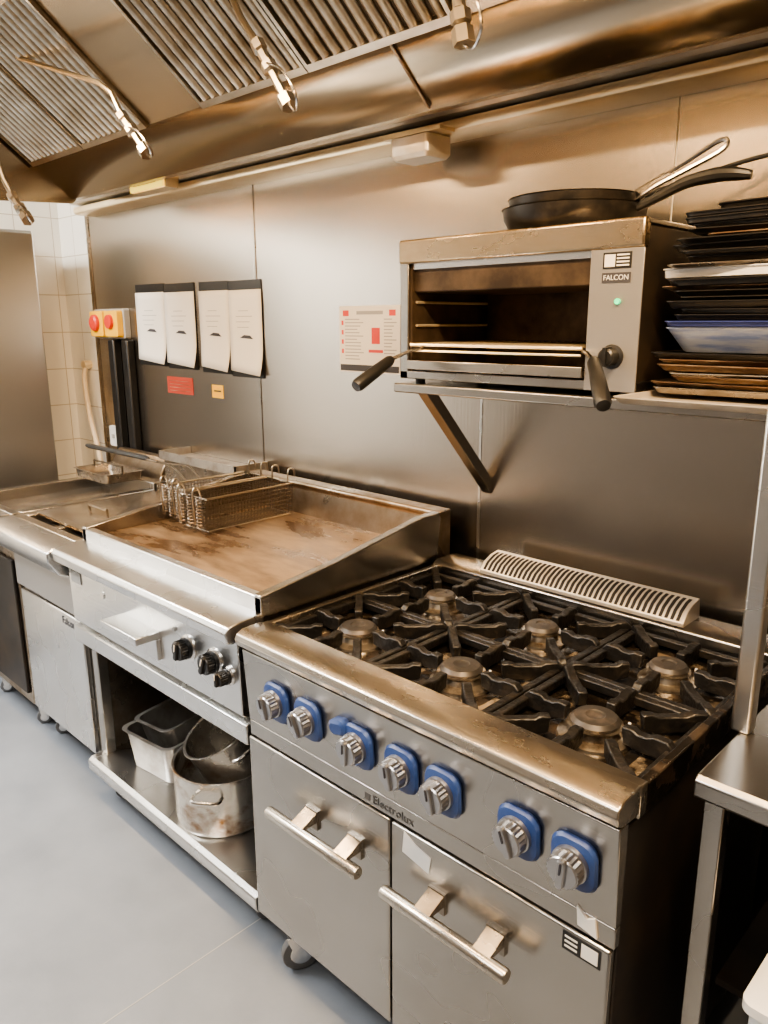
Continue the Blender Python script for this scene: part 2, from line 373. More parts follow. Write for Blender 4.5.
# ---------------------------------------------------------------- fryer
fy=thing('deep_fryer',(-2.86,-.45,FZ),'stainless steel floor-standing deep fryer with cabinet door','fryer')
x0,x1=-3.165,-2.575
obj(G().box(x0,x1,-.83,-.1,.05,.80),'body','steel_front',fy,bevel=.004)
obj(G().box(x0+.02,x1-.02,-.852,-.83,.07,.60),'door','steel_bright',fy,bevel=.005)
obj(G().px([(-.835,.62),(-.835,.78),(-.86,.78),(-.86,.62)],x0+.01,x1-.01),'control_panel','panelgrey',fy,bevel=.003)
obj(G().px([(-.84,.90),(-.93,.90),(-.955,.885),(-.955,.855),(-.92,.80),(-.86,.775),(-.84,.775)],x0,x1),'front_lip','steel_bright',fy,bevel=.004)
g=G(); g.box(x0,x1,-.84,-.80,.80,.90);g.box(x0,x0+.05,-.80,-.2,.80,.90);g.box(x1-.05,x1,-.80,-.2,.80,.90);g.box(x0,x1,-.2,-.1,.80,.93);g.box(-2.89,-2.85,-.8,-.2,.8,.895)
obj(g,'tank_rim','fry',fy,bevel=.004)
obj(G().box(x0+.05,x1-.05,-.80,-.2,.80,.862),'oil','fry',fy)
obj(G().box(x0,x1,-.15,-.008,.90,1.045),'flue','pan_dark',fy,bevel=.003)
g=G(); g.box(x0-.005,x1+.005,-.175,-.008,1.045,1.052); g.box(x0-.005,x1+.005,-.175,-.168,1.052,1.082); g.box(x0-.005,x0+.002,-.175,-.008,1.052,1.082); g.box(x1-.002,x1+.005,-.175,-.008,1.052,1.082)
obj(g,'flue_tray','pan_dull',fy)
text('Falcon',.042,(-2.76,-.8535,.555),FRONT,'ink',fy)
for x in(x0+.06,x1-.06):
    for y in(-.76,-.16): caster(fy,x,y,.05)
fl=obj(G().rr([(.235,.27,.02,0),(.24,.275,.02,.012),(.225,.26,.02,.016)],(-2.87,-.5,.901)),'lid','fry',fy)
obj(G().tube([(-2.95,-.62,.915),(-2.95,-.62,.94),(-2.80,-.62,.94),(-2.80,-.62,.915)],.006),'lid_handle','steel_dirty',fl)

# ---------------------------------------------------------------- griddle
gr=thing('griddle',(-2.03,-.5,.62),'stainless steel griddle with brown greasy plate and high splash guards','griddle')
a,b=-2.56,-1.535
obj(G().box(a+.01,b-.01,-.86,-.1,.62,.90),'body','steel_front',gr,bevel=.003)
obj(G().px([(-.86,.90),(-.90,.90),(-.895,.64),(-.86,.62)],a+.015,b-.015),'control_panel','steel_bright',gr,bevel=.003)
obj(G().px([(-.82,.885),(-.82,.915),(-.90,.912),(-.935,.905),(-.945,.89),(-.94,.862),(-.92,.856),(-.90,.87)],a,b),'front_lip','steel_bright',gr,bevel=.003)
obj(G().px([(-.13,.90),(-.815,.90),(-.815,.925),(-.79,.93),(-.13,.94)],a+.02,b-.03),'plate','plate',gr)
g=G(); g.px([(-.83,.905),(-.80,.905),(-.80,.958),(-.83,.958)],a,b) ; 
obj(g,'splash_front','steel_bright',gr,bevel=.004)
for xx,nm in((a,'splash_side'),(b-.03,'splash_side')):
    obj(G().px([(-.83,.90),(-.83,.962),(-.55,.995),(-.20,1.055),(-.08,1.06),(-.08,.90)],xx,xx+.03),nm,'steel_front',gr,bevel=.003)
obj(G().px([(-.13,.93),(-.115,1.035),(-.125,1.05),(-.12,1.06),(-.06,1.06),(-.06,.90),(-.13,.90)],a,b),'splash_back','steel_dirty',gr,bevel=.004)
def knob(parent,x,z,y,r,matk,blue=False,ang=0,lever=False,tilt=0):
    ax=Vector((0,-math.cos(tilt),math.sin(tilt)*1.0)).normalized()
    ux=Vector((1,0,0)); uy=ax.cross(ux)*-1
    if uy.z<0: uy=-uy
    base=Vector((x,y,z))
    g=G()
    if blue:
        g.rr([(.043,.049,.026,0),(.045,.051,.028,.006),(.042,.047,.028,.013),(.034,.036,.026,.016)],base-uy*.004,(ux,uy,ax),6)
        bz=obj(g,'bezel','blue',parent)
        if lever:
            g=G(); g.rr([(.026,.018,.014,0),(.026,.018,.014,.020),(.020,.012,.010,.025)],base+Vector((-.054,0,.026)),((ux+uy*.25).normalized(),(uy-ux*.25).normalized(),ax),5); obj(g,'side_lever','blue',bz)
    else:
        g.lathe([(0,0),(r*1.2,0),(r*1.2,.004),(r,.008),(0,.008)],base,ax,32); bz=obj(g,'bezel','chrome',parent)
    g=G(); h=.034
    b0=base+ax*(.014 if blue else .006)
    g.lathe([(0,0),(r,0),(r,h*.3),(r*.93,h*.34),(0,h*.34)],b0,ax,40)
    g.gear(r*.93,r*.86,h*.34,h*.92,b0,ax,22)
    g.lathe([(r*.86,h*.92),(r*.8,h),(0,h)],b0,ax,40)
    c,s_=math.cos(ang),math.sin(ang)
    gx=ux*c+uy*s_; gy=uy*c-ux*s_
    g.rr([(r*.26,r*.90,r*.2,h*.9),(r*.24,r*.88,r*.2,h+.005),(r*.18,r*.8,r*.15,h+.007)],b0,(gx,gy,ax),4)
    kn=obj(g,'knob',matk,parent)
    g=G(); g.rr([(r*.05,r*.35,r*.04,h+.0065),(r*.05,r*.35,r*.04,h+.009)],b0+gy*(r*.4),(gx,gy,ax),2); obj(g,'pointer','white' if matk=='black' else 'ink',kn)
    return kn
for x in(-1.79,-1.66): knob(gr,x,.765,-.898,.031,'black',ang=random.uniform(-.5,.5))
knob(gr,-1.595,.745,-.898,.022,'black')
obj(G().cyl((-1.86,-.896,.80),(-1.86,-.904,.80),.006),'indicator_lamp','grey',gr)
obj(G().cyl((-2.30,-.896,.79),(-2.30,-.902,.79),.012),'indicator_lamp','chrome',gr)
g=G(); g.box(-2.17,-1.95,-.975,-.895,.742,.765); g.box(-2.17,-1.95,-.910,-.895,.675,.742)
dr=obj(g,'grease_drawer','steel_bright',gr,bevel=.003)
obj(G().box(-2.52,-2.45,-.902,-.896,.79,.83),'badge','grey',gr)
st=thing('equipment_stand',(-2.05,-.5,FZ),'open stainless stand with lower shelf carrying the griddle','stand')
g=G(); g.box(a,b,-.895,-.86,.56,.618); g.box(a,a+.03,-.86,-.1,.56,.618); g.box(b-.03,b,-.86,-.1,.56,.618); g.box(a,b,-.1,-.07,.56,.618)
obj(g,'top_frame','steel_bright',st,bevel=.004)
obj(G().px([(-.885,.03),(-.895,.045),(-.895,.08),(-.88,.092),(-.1,.092),(-.1,.08),(-.86,.078),(-.86,.03)],a,b),'shelf','steel_bright',st,bevel=.003)
for xx in(a,b-.04):
    for yy in(-.84,-.12): obj(G().box(xx,xx+.04,yy,yy+.04,.092,.56),'leg','steel_front',st,bevel=.003)
obj(G().box(a+.002,a+.012,-.80,-.12,.092,.56),'side_panel','steel_dirty',st)
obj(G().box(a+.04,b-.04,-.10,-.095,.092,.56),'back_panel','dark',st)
for xx in(a+.09,b-.07):
    for yy in(-.80,-.16): caster(st,xx,yy,.03,.04)

# ---------------------------------------------------------------- frying baskets
def basket(cx,cy,z,hx,hy,h,lab,hand):
    t=thing('fryer_basket',(cx,cy,z),lab,'fryer basket','wire fryer baskets on the griddle')
    g=G(); r=.0014
    n=26
    for i in range(n+1):
        y=cy-hy+2*hy*i/n
        g.tube([(cx-hx,y,z+h),(cx-hx+.012,y,z+.006),(cx-hx+.02,y,z+.002),(cx+hx-.02,y,z+.002),(cx+hx-.012,y,z+.006),(cx+hx,y,z+h)],r,4)
    n=10
    for i in range(n+1):
        x=cx-hx+2*hx*i/n; xx=cx+(x-cx)*.86
        g.tube([(x,cy-hy,z+h),(xx,cy-hy+.008,z+.003),(xx,cy+hy-.008,z+.003),(x,cy+hy,z+h)],r,4)
    for k in range(1,8):
        zz=z+h*k/8; q=.012*(1-k/8)
        g.tube([(cx-hx+q,cy-hy,zz),(cx+hx-q,cy-hy,zz),(cx+hx-q,cy+hy,zz),(cx-hx+q,cy+hy,zz)],r,4,True)
    obj(g,'mesh','wire',t)
    g=G(); g.tube([(cx-hx,cy-hy,z+h),(cx+hx,cy-hy,z+h),(cx+hx,cy+hy,z+h),(cx-hx,cy+hy,z+h)],.0042,8,True)
    g.tube([(cx-hx*.86,cy-hy+.008,z+.003),(cx+hx*.86,cy-hy+.008,z+.003),(cx+hx*.86,cy+hy-.008,z+.003),(cx-hx*.86,cy+hy-.008,z+.003)],.0025,6,True)
    for s in(-.6,.6):
        g.tube(smoothpath([(cx+hx*s,cy+hy,z+h-.01),(cx+hx*s,cy+hy+.005,z+h+.045),(cx+hx*s,cy+hy+.03,z+h+.045),(cx+hx*s,cy+hy+.035,z+h+.015)],4),.0035)
        g.tube(smoothpath([(cx+hx*s,cy-hy,z+h),(cx+hx*s,cy-hy-.015,z+h+.04),(cx+hx*s,cy-hy-.035,z+h+.02),(cx+hx*s,cy-hy-.03,z+.03)],4),.0032)
    obj(g,'rim','pipe',t)
    if hand=='side':
        g=G(); p=Vector((cx-hx,cy-.06,z+h))
        for s in(-.03,.03): g.tube(smoothpath([p+Vector((0,s,0)),p+Vector((-.08,s,.04)),p+Vector((-.16,s*.4-.01,.045)),p+Vector((-.24,-.012,.045))]),.004)
        g.tube([p+Vector((-.24,-.012,.045)),p+Vector((-.62,-.05,.062))],.006); obj(g,'handle','wire',t)
        g=G(); g.tube([p+Vector((-.30,-.016,.050)),p+Vector((-.32,-.018,.052)),p+Vector((-.74,-.058,.062)),p+Vector((-.76,-.060,.062))],[.007,.011,.011,.007],10); obj(g,'grip','black',t)
    for s in(-.7,.0,.7):
        g=G(); pts=[]
        x=cx+hx*s
        for q in range(70):
            an=q*.9; pts.append((x+.012*math.cos(an),cy-hy-.018+.010*math.sin(an),z+h+.01-q*.0016))
        g.tube(pts,.0022,5); obj(g,'clip','chrome',t)
    return t
basket(-2.478,-.325,.9405,.068,.18,.120,'dark wire fryer basket with long handle reaching over the fryer','side')
basket(-2.305,-.345,.9405,.080,.19,.120,'dark wire fryer basket with coil clips standing on the griddle','none')

# ---------------------------------------------------------------- pans on the stand shelf
def pot(name,c,r,h,lab,matk,rot=(0,0,0),handles=True,ha=.4):
    t=thing(name,c,lab,'pot'); C=Vector(c)
    g=G(); g.lathe([(0,0),(r*.92,0),(r*.985,.008),(r,.02),(r,h-.004),(r+.006,h),(r+.004,h+.003),(r-.003,h),(r-.004,.02),(r*.9,.006),(0,.006)],C,(0,0,1),48)
    obj(g,'body',matk,t)
    if handles:
        for s in(0,math.pi):
            d=Vector((math.cos(s+ha),math.sin(s+ha),0)); e=Vector((-d.y,d.x,0)); z=Vector((0,0,h*.78)); g=G()
            g.tube(smoothpath([C+z+d*r+e*.045,C+z+d*(r+.03)+e*.04,C+z+d*(r+.036),C+z+d*(r+.03)-e*.04,C+z+d*r-e*.045],4),.006,8); obj(g,'handle','chrome',t)
    t.rotation_euler=rot
    return t
pot('stock_pot',(-1.925,-.725,.0925),.155,.195,'stained steel pot with loop handles, burnt brown at the base','rust',ha=-.9)
pot('stock_pot',(-1.89,-.66,.240),.126,.17,'battered steel pot tipped into the burnt pot','steel_pan',rot=(.42,-.22,0),ha=-.2)
pot('stock_pot',(-2.03,-.33,.0925),.118,.27,'tall dark steel stock pot behind the burnt pot','pan_dark',ha=-.3)
def gn(c,hx,hy,h,lab,matk,rot=(0,0,0),name='food_pan'):
    t=thing(name,c,lab,'pan')
    obj(G().rr([(hx*.86,hy*.86,.02,0),(hx*.9,hy*.9,.03,.006),(hx,hy,.035,h-.004),(hx+.012,hy+.012,.035,h),(hx+.012,hy+.012,.035,h+.002),(hx-.002,hy-.002,.033,h),(hx*.89,hy*.89,.028,.008),(hx*.85,hy*.85,.02,.005)],c,seg=6),'body',matk,t)
    t.rotation_euler=rot; return t
gn((-2.300,-.64,.0925),.125,.17,.15,'deep rectangular dull steel food pan on the lower shelf','pan_dull',(0,0,.12))
gn((-2.290,-.60,.140),.110,.150,.150,'steel food pan nested crookedly in the lower one','pan_dull',(.12,-.14,.0))
gn((-2.33,-.27,.0925),.13,.14,.30,'tall steel food container at the back of the shelf','steel_pan',(0,0,.05))
pot('saucepan',(-1.70,-.38,.0925),.11,.17,'plain steel pan standing at the back of the shelf','pan_dark',ha=.2)

# ---------------------------------------------------------------- gas range
rg=thing('gas_range',(-.995,-.5,FZ),'six-burner stainless gas range with blue knob surrounds','cooker')
a,b=-1.515,-.478
DT=.605
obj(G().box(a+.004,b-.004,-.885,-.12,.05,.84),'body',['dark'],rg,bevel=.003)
obj(G().px([(-.85,.905),(-.908,.904),(-.926,.895),(-.932,.880),(-.926,.864),(-.908,.854),(-.85,.85)],a,b),'front_lip','steel_lip',rg,bevel=.003)
g=G(); g.box(a,b,-.852,-.825,.84,.902); g.box(a,a+.018,-.83,-.12,.84,.90); obj(g,'top_frame','steel_lip',rg,bevel=.003)
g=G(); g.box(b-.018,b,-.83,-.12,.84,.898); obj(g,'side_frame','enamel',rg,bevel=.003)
obj(G().px([(-.12,.84),(-.17,.84),(-.17,.905),(-.155,.915),(-.06,.915),(-.06,.84)],a,b),'back_rail','steel_front',rg,bevel=.003)
obj(G().px([(-.88,.85),(-.912,.85),(-.899,.652),(-.88,.652)],a+.003,b-.003),'control_panel','steel_front',rg,bevel=.002)
obj(G().box(a+.003,b-.003,-.898,-.88,DT+.003,.650),'trim_strip','steel_front',rg,bevel=.002)
obj(G().box(a+.018,b-.018,-.825,-.17,.835,.85),'hob_tray','enamel',rg)
tl=math.atan2(.013,.20)
for i,x in enumerate([-1.375,-1.258,-1.09,-.962,-.85,-.672,-.558]):
    knob(rg,x,.755,-.9065,.034,'knobsteel',True,ang=[.2,.35,-.1,.1,.15,.3,-.1][i],lever=(i==2),tilt=-tl)
def door(x0,x1):
    d=obj(G().box(x0,x1,-.905,-.887,.065,DT),'door','steel_front',rg,bevel=.004)
    return d
def handle(d,x0,x1,z=.475,y=-.957):
    g=G(); g.tube([(x0,y,z),(x0+.004,y,z),(x1-.004,y,z),(x1,y,z)],[.013,.0150,.0150,.013],20)
    h=obj(g,'handle','steel_lip',d)
    for x in(x0+.11,x1-.06):
        g=G(); g.box(x-.022,x+.022,-.912,-.905,z-.012,z+.038); g.px([(-.912,z+.034),(y-.002,z+.014),(y-.002,z+.008),(-.912,z+.008)],x-.020,x+.020)
        obj(g,'handle_bracket','pan_dark',h,smooth=False)
d1=door(a+.004,-1.005);d2=door(-.999,b-.006)
handle(d1,-1.37,-1.05);handle(d2,-.975,-.655)
obj(G().box(-.575,-.50,-.9062,-.905,.560,.598),'sticker','black',d2)
obj(G().box(-.537,-.505,-.9068,-.9062,.565,.593),'sticker_print','white',d2)
for k in range(3): obj(G().box(-.570,-.545,-.9068,-.9062,.567+k*.010,.571+k*.010),'sticker_print','white',d2)
obj(G().prism([(-.550,-.9025,.622),(-.512,-.9025,.614),(-.518,-.9025,.652),(-.533,-.9025,.642),(-.553,-.9025,.660)],(0,.0045,0)),'sticker','white',rg)
obj(G().prism([(-.965,-.9065,.55),(-.89,-.9065,.535),(-.885,-.9065,.575),(-.925,-.9065,.585),(-.96,-.9065,.602)],(0,.001,0)),'sticker','whitepl',d2)
text('Electrolux',.028,(-1.062,-.8990,.618),FRONT,'logo',rg,space=1.05)
g=G(); g.box(-1.086,-1.070,-.8990,-.898,.618,.635); obj(g,'logo','logo',rg)
caster(rg,-1.395,-.850,.05,.054)
for x,y in((b-.06,-.83),(a+.08,-.2),(b-.06,-.2)): caster(rg,x,y,.05,.05)
g=G(); fx0,fx1=-1.33,-.705
FP=[(-.172,.925),(-.150,.948),(-.120,.962),(-.080,.968)]
g.px([(-.17,.914)]+FP+[(-.07,.914)],fx0,fx1); flue=obj(g,'flue_grille','pale',rg,bevel=.002)
g=G(); n=40
for i in range(n):
    x=fx0+.016+(fx1-fx0-.032)*i/(n-1)
    for (ya,za),(yb_,zb_) in zip([(-.169,.9285)]+FP[1:2]+[FP[2]],[FP[1]]+[FP[2]]+[(-.098,.9655)]):
        nv=Vector((0,-(zb_-za),(yb_-ya))).normalized()
        g.prism([(x-.0042,ya,za),(x+.0042,ya,za),(x+.0042,yb_,zb_),(x-.0042,yb_,zb_)],nv*.0012)
obj(g,'flue_slot','slot',flue)
BX=[-1.335,-.997,-.660];BY=[-.675,-.345]
def burner(x,y,s):
    g=G(); c=(x,y,.848)
    g.rr([(.14,.14,.03,.0),(.13,.13,.04,.004),(.085,.085,.06,.001)],c,seg=6); obj(g,'burner_bowl','bowl',rg)
    g=G(); g.lathe([(0,0),(.068*s,0),(.066*s,.008),(.048*s,.014),(.044*s,.026),(.050*s,.032),(0,.032)],c,n=40); br=obj(g,'burner','burner',rg)
    g=G(); g.lathe([(0,.032),(.043*s,.032),(.045*s,.039),(.038*s,.047),(.018*s,.049),(.014*s,.046),(0,.046)],c,n=40); obj(g,'burner_cap','cap',br)
    g=G(); g.cyl((x+.05*s,y+.035,.85),(x+.05*s,y+.035,.885),.005,.003,10); obj(g,'igniter','whitepl',br)
def grate(x,y):
    g=G(); t=.0105; z0,z1=.864,.884
    hx=.166;hy=.163
    g.box(x-hx,x+hx,y-hy,y-hy+.018,z0,z1);g.box(x-hx,x+hx,y+hy-.018,y+hy,z0,z1)
    g.box(x-hx,x-hx+.018,y-hy,y+hy,z0,z1);g.box(x+hx-.018,x+hx,y-hy,y+hy,z0,z1)
    for k in range(8):
        an=math.pi/4*k; d=Vector((math.cos(an),math.sin(an),0)); e=Vector((-d.y,d.x,0))*t
        R=hx/max(abs(d.x),abs(d.y))-.004; c=Vector((x,y,0))
        r0=.060 if k%2==0 else .090
        pr=[(R,z0-.004),(R,z1+.004),(R-.012,z1+.015),(R-.040,z1+.015),(R-.052,z1+.009),(r0+.032,z1+.009),(r0+.020,z1+.015),(r0,z1+.013),(r0+.004,z0+.000),(r0+.03,z0-.006)]
        g.prism([c+d*r+Vector((0,0,z))-e for r,z in pr],e*2)
    for sx in(-1,1):
        for sy in(-1,1): g.box(x+sx*.14-.008,x+sx*.14+.008,y+sy*.14-.008,y+sy*.14+.008,.85,z0)
    obj(g,'pan_support','iron',rg,bevel=.003)
for x in BX:
    for y in BY: burner(x,y,1.1 if y<-.5 else .98); grate(x,y)

# ---------------------------------------------------------------- wall shelf + salamander
sh=thing('wall_shelf',(-.7,-.2,1.48),'stainless steel wall shelf on diagonal brackets','shelf')
obj(G().box(-1.47,.25,-.40,-.012,1.462,1.487),'board','steel_front',sh,bevel=.004)
for x in(-1.445,-.12):
    g=G(); g.prism([(x,-.335,1.462),(x,-.290,1.462),(x,-.013,1.170),(x,-.013,1.120)],(.036,0,0))
    obj(g,'bracket','steel_front',sh,bevel=.002)
sa=thing('salamander_grill',(-1.1,-.2,1.487),'stainless open-fronted salamander grill with black lever handles','grill')
a,b,yf,yb=-1.455,-.768,-.39,-.03; zb,zt=1.50,1.855; cp=-.890
g=G(); g.box(a,a+.03,yf,yb,zb,zt); g.box(a,b,yb-.01,yb,zb,zt); g.box(a,b,yf+.005,yb,zt-.012,zt); g.box(a,b,yf,yb,zb,zb+.022)
obj(g,'casing','steel_front',sa,bevel=.003)
obj(G().box(a,b,yf-.006,yf+.02,zt-.058,zt+.002),'top_rail','steel_warm',sa,bevel=.006)
obj(G().box(cp,b-.003,yf+.002,yb,zb,zt-.012),'side_housing','dark',sa,bevel=.003)
obj(G().box(cp,b,yf-.003,yf+.002,zb,zt-.058),'control_panel','panelgrey',sa,bevel=.001)
obj(G().box(a+.03,cp,yf+.02,yb-.01,zt-.13,zt-.03),'burner_head','inner',sa,bevel=.004)
obj(G().box(a+.03,a+.036,yf+.01,yb-.01,zb+.022,zt-.06),'inner_side','inner',sa)
obj(G().box(a+.03,cp,yb-.02,yb-.012,zb+.022,zt-.06),'inner_back','inner',sa)
obj(G().box(a+.036,cp,yf+.012,yf+.02,zt-.072,zt-.058),'heat_shield','steel_bright',sa)
g=G(); 
for i in range(24):
    x=a+.045+i*(cp-a-.06)/23; g.tube([(x,yf+.0,1.593),(x,yb-.03,1.593)],.0022,5)
for y in(yf+.0,yf+.17,yb-.03): g.tube([(a+.04,y,1.590),(cp-.01,y,1.590)],.004,6)
for zz in(1.64,1.70): 
    for xx in(a+.042,cp-.006): g.tube([(xx,yf+.02,zz),(xx,yb-.03,zz)],.004,6)
g.tube([(a+.04,yf-.006,1.575),(cp-.01,yf-.006,1.575)],.003,6)
obj(g,'rack','brass',sa)
g=G(); g.box(a+.034,cp-.004,yf-.010,yf-.004,1.526,1.550);g.box(a+.034,cp-.004,yf-.004,yb-.04,1.526,1.529); obj(g,'drip_tray','steel_lip',sa,bevel=.002)
for p,q,s0 in(((-1.40,-.48,1.556),(-1.402,-.61,1.492),(-1.375,-.385,1.583)),((-.835,-.455,1.570),(-.745,-.565,1.487),(-.90,-.385,1.583))):
    p=Vector(p);q=Vector(q);s0=Vector(s0); g=G(); g.tube([s0,s0*.6+p*.4+Vector((0,0,.004)),p,p*.7+q*.3],.005,8); h=obj(g,'lever','chrome',sa)
    g=G(); L=(q-p).length; g.lathe([(0,0),(.010,0),(.014,.01),(.0165,L*.5),(.0175,L-.012),(.014,L-.002),(0,L)],p,q-p,20); obj(g,'grip','black',h)
ky=yf-.003
g=G(); g.lathe([(0,0),(.026,0),(.026,.004),(.019,.006),(.018,.03),(.014,.033),(0,.033)],(-.825,ky,1.575),(0,-1,0),28); g.box(-.829,-.821,ky-.038,ky-.01,1.555,1.595); obj(g,'knob','black',sa)
obj(G().cyl((-.82,ky,1.69),(-.82,ky-.006,1.69),.006),'indicator_lamp','green',sa)
obj(G().box(-.86,-.795,ky-.001,ky,1.757,1.79),'sticker','black',sa)
obj(G().box(-.856,-.832,ky-.002,ky-.001,1.761,1.786),'sticker_print','white',sa)
for i in range(4): obj(G().box(-.828,-.80,ky-.002,ky-.001,1.762+i*.007,1.765+i*.007),'sticker_print','white',sa)
obj(G().box(-.86,-.795,ky-.002,ky,1.729,1.749),'badge','ink',sa)
text('FALCON',.015,(-.857,ky-.0025,1.734),FRONT,'whitepl',sa)
for x in(a+.04,b-.04):
    for y in(yf+.04,yb-.04): obj(G().cyl((x,y,1.487),(x,y,1.50),.014),'foot','black',sa)

# frying pans on the salamander
def fpan(c,r,h,hd,hmat,hpts,lab,matk='blackrough'):
    t=thing('frying_pan',c,lab,'frying pan','frying pans stacked on the grill'); C=Vector(c)
    g=G(); g.lathe([(0,0),(r*.84,0),(r*.90,.006),(r*.985,h*.6),(r,h),(r+.003,h+.002),(r-.004,h+.001),(r*.96,h*.6),(r*.86,.009),(0,.005)],C,(0,0,1),56); obj(g,'body',matk,t)
    g=G()
    P=smoothpath(hpts)
    if hd=='loop':
        P=[Vector(p) for p in hpts]
        d=(P[-1]-P[0]); side=Vector((-d.y,d.x,0)).normalized(); dn=d.normalized()
        sd2=(side*.35+dn.cross(side)*1.0).normalized()
        g.tube(smoothpath([P[0]+sd2*.010,P[1]+sd2*.008,P[2]+sd2*.010,P[3]+sd2*.013,P[3]+dn*.022+sd2*.007,P[3]+dn*.022-sd2*.007,P[3]-sd2*.013,P[2]-sd2*.010,P[1]-sd2*.008,P[0]-sd2*.010]),.0055,8)
        g.tube([P[0],P[1],P[2]*.5+P[1]*.5],[.011,.009,.004],8)
    else: g.tube(P,lerplist(hd,len(P)),10)
    obj(g,'handle',hmat,t)
    return t
zt=1.857
fpan((-1.045,-.215,zt),.170,.052,[.010,.011,.013,.0155,.014,.009],'black',[(-.880,-.22,zt+.042),(-.83,-.22,zt+.060),(-.77,-.22,zt+.082),(-.71,-.215,zt+.090),(-.67,-.21,zt+.088),(-.64,-.205,zt+.083)],'black non-stick frying pan with long black handle')
fpan((-1.045,-.215,zt+.020),.156,.055,'loop','chrome',[(-.895,-.20,zt+.070),(-.85,-.20,zt+.092),(-.78,-.195,zt+.122),(-.725,-.19,zt+.148)],'black frying pan with polished steel loop handle')
fpan((-1.04,-.20,zt+.04),.138,.036,[.006,.006,.005,.005],'black',[(-.905,-.16,zt+.074),(-.80,-.13,zt+.10),(-.70,-.10,zt+.130),(-.55,-.06,zt+.155)],'black shallow pan with thin dark handle')

# trays stack
def tray(c,hx,hy,h,matk,lab,rz=0,tilt=0,fl=.008,rad=.024):
    t=thing('oven_tray',c,lab,'tray','baking trays stacked on the wall shelf')
    o=obj(G().rr([(hx-fl-.004,hy-fl-.004,rad-.004,0),(hx-fl,hy-fl,rad-.002,.002),(hx-.003,hy-.003,rad,h-.003),(hx,hy,rad+.002,h-.002),(hx,hy,rad+.002,h),(hx-.006,hy-.006,rad,h-.001),(hx-fl-.003,hy-fl-.003,rad-.004,.004),(hx-fl-.006,hy-fl-.006,rad-.004,.003)],c,seg=5),'tray_body',matk,t)
    t.rotation_euler=(0,tilt,rz); return t
z=1.4885
specs=[('pale',.30,.235,.014,'wide pale metal oven tray at the bottom of the stack')]
specs+=[(k,.262,.170,h,'brown baked-on oven tray in the stack') for k,h in(('pan_dark',.014),('tan',.010),('tan',.013),('steel_pan',.008),('tan',.014),('tan',.010),('blackrough',.012))]
specs+=[('bluewhite',.264,.17,.050,'deep blue and white enamel tray'),('bluerim',.268,.174,.012,'dark blue enamel tray'),('blackrough',.262,.172,.012,'black enamel baking tray')]
specs+=[('blackrough',.265,.172,h,'black enamel baking tray') for h in(.010,.015,.008,.012)]
specs+=[('tan',.262,.170,.008,'brown baked-on oven tray in the stack'),('blackrough',.26,.17,.014,'black enamel baking tray'),('whitepl',.258,.168,.020,'white tray between the black ones'),('pan_dark',.266,.172,.008,'thin dark steel tray in the stack')]
specs+=[('blackrough',.258,.172,h,'black enamel baking tray') for h in(.012,.009,.014,.010)]+[('tan',.255,.170,.007,'brown baked-on oven tray in the stack')]+[('blackrough',.25,.172,h,'black enamel baking tray') for h in(.010,.009,.012,.010,.014)]
for i,(mk,hx,hy,h,lb) in enumerate(specs):
    cx=-.460 if i==0 else -.454+random.uniform(-.026,.034)+max(0,i-17)*.004
    oy=-.285 if i==0 else -.215+random.uniform(-.026,.010)
    if mk=='bluewhite': tray((cx-.005,oy,z),hx,hy,h,mk,lb,fl=.03,rad=.05)
    else: tray((cx,oy,z),hx,hy,h,mk,lb,rz=random.uniform(-.09,.09) if i else 0,tilt=random.uniform(-.006,.006) if i else 0,fl=random.uniform(.004,.012))
    z+=h+.0004

# ---------------------------------------------------------------- worktable right
wt=thing('worktable',(-.0,-.45,FZ),'stainless steel worktable with upright post beside the range','table')
tx0=-.43
obj(G().px([(-.06,.90),(-.745,.90),(-.755,.892),(-.755,.862),(-.745,.855),(-.73,.86),(-.06,.86)],tx0,.6),'top','steel_front',wt,bevel=.003)
for x in(tx0+.012,.54):
    for y in(-.735,-.11): obj(G().box(x,x+.035,y,y+.035,FZ,.86),'leg','steel_front',wt,bevel=.003)
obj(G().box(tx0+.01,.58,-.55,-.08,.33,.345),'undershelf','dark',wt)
obj(G().box(-.446,-.410,-.56,-.524,.90,1.515),'post','steel_bright',wt,bevel=.006)
bx=thing('storage_crate',(-.12,-.33,.345),'dark plastic crate on the worktable undershelf','crate')
obj(G().rr([(.19,.13,.02,0),(.21,.15,.02,.24),(.215,.155,.02,.245),(.2,.14,.02,.24),(.18,.12,.02,.01)],(-.12,-.33,.346)),'box','blackrough',bx)
cab=thing('white_container',(-.1,-.72,FZ),'white plastic container pushed halfway under the worktable','bin')
obj(G().rr([(.18,.125,.02,0),(.19,.13,.02,.66),(.20,.138,.02,.668),(.20,.138,.02,.685),(.19,.128,.02,.69)],(-.092,-.71,FZ),seg=5),'box','whitepl',cab)

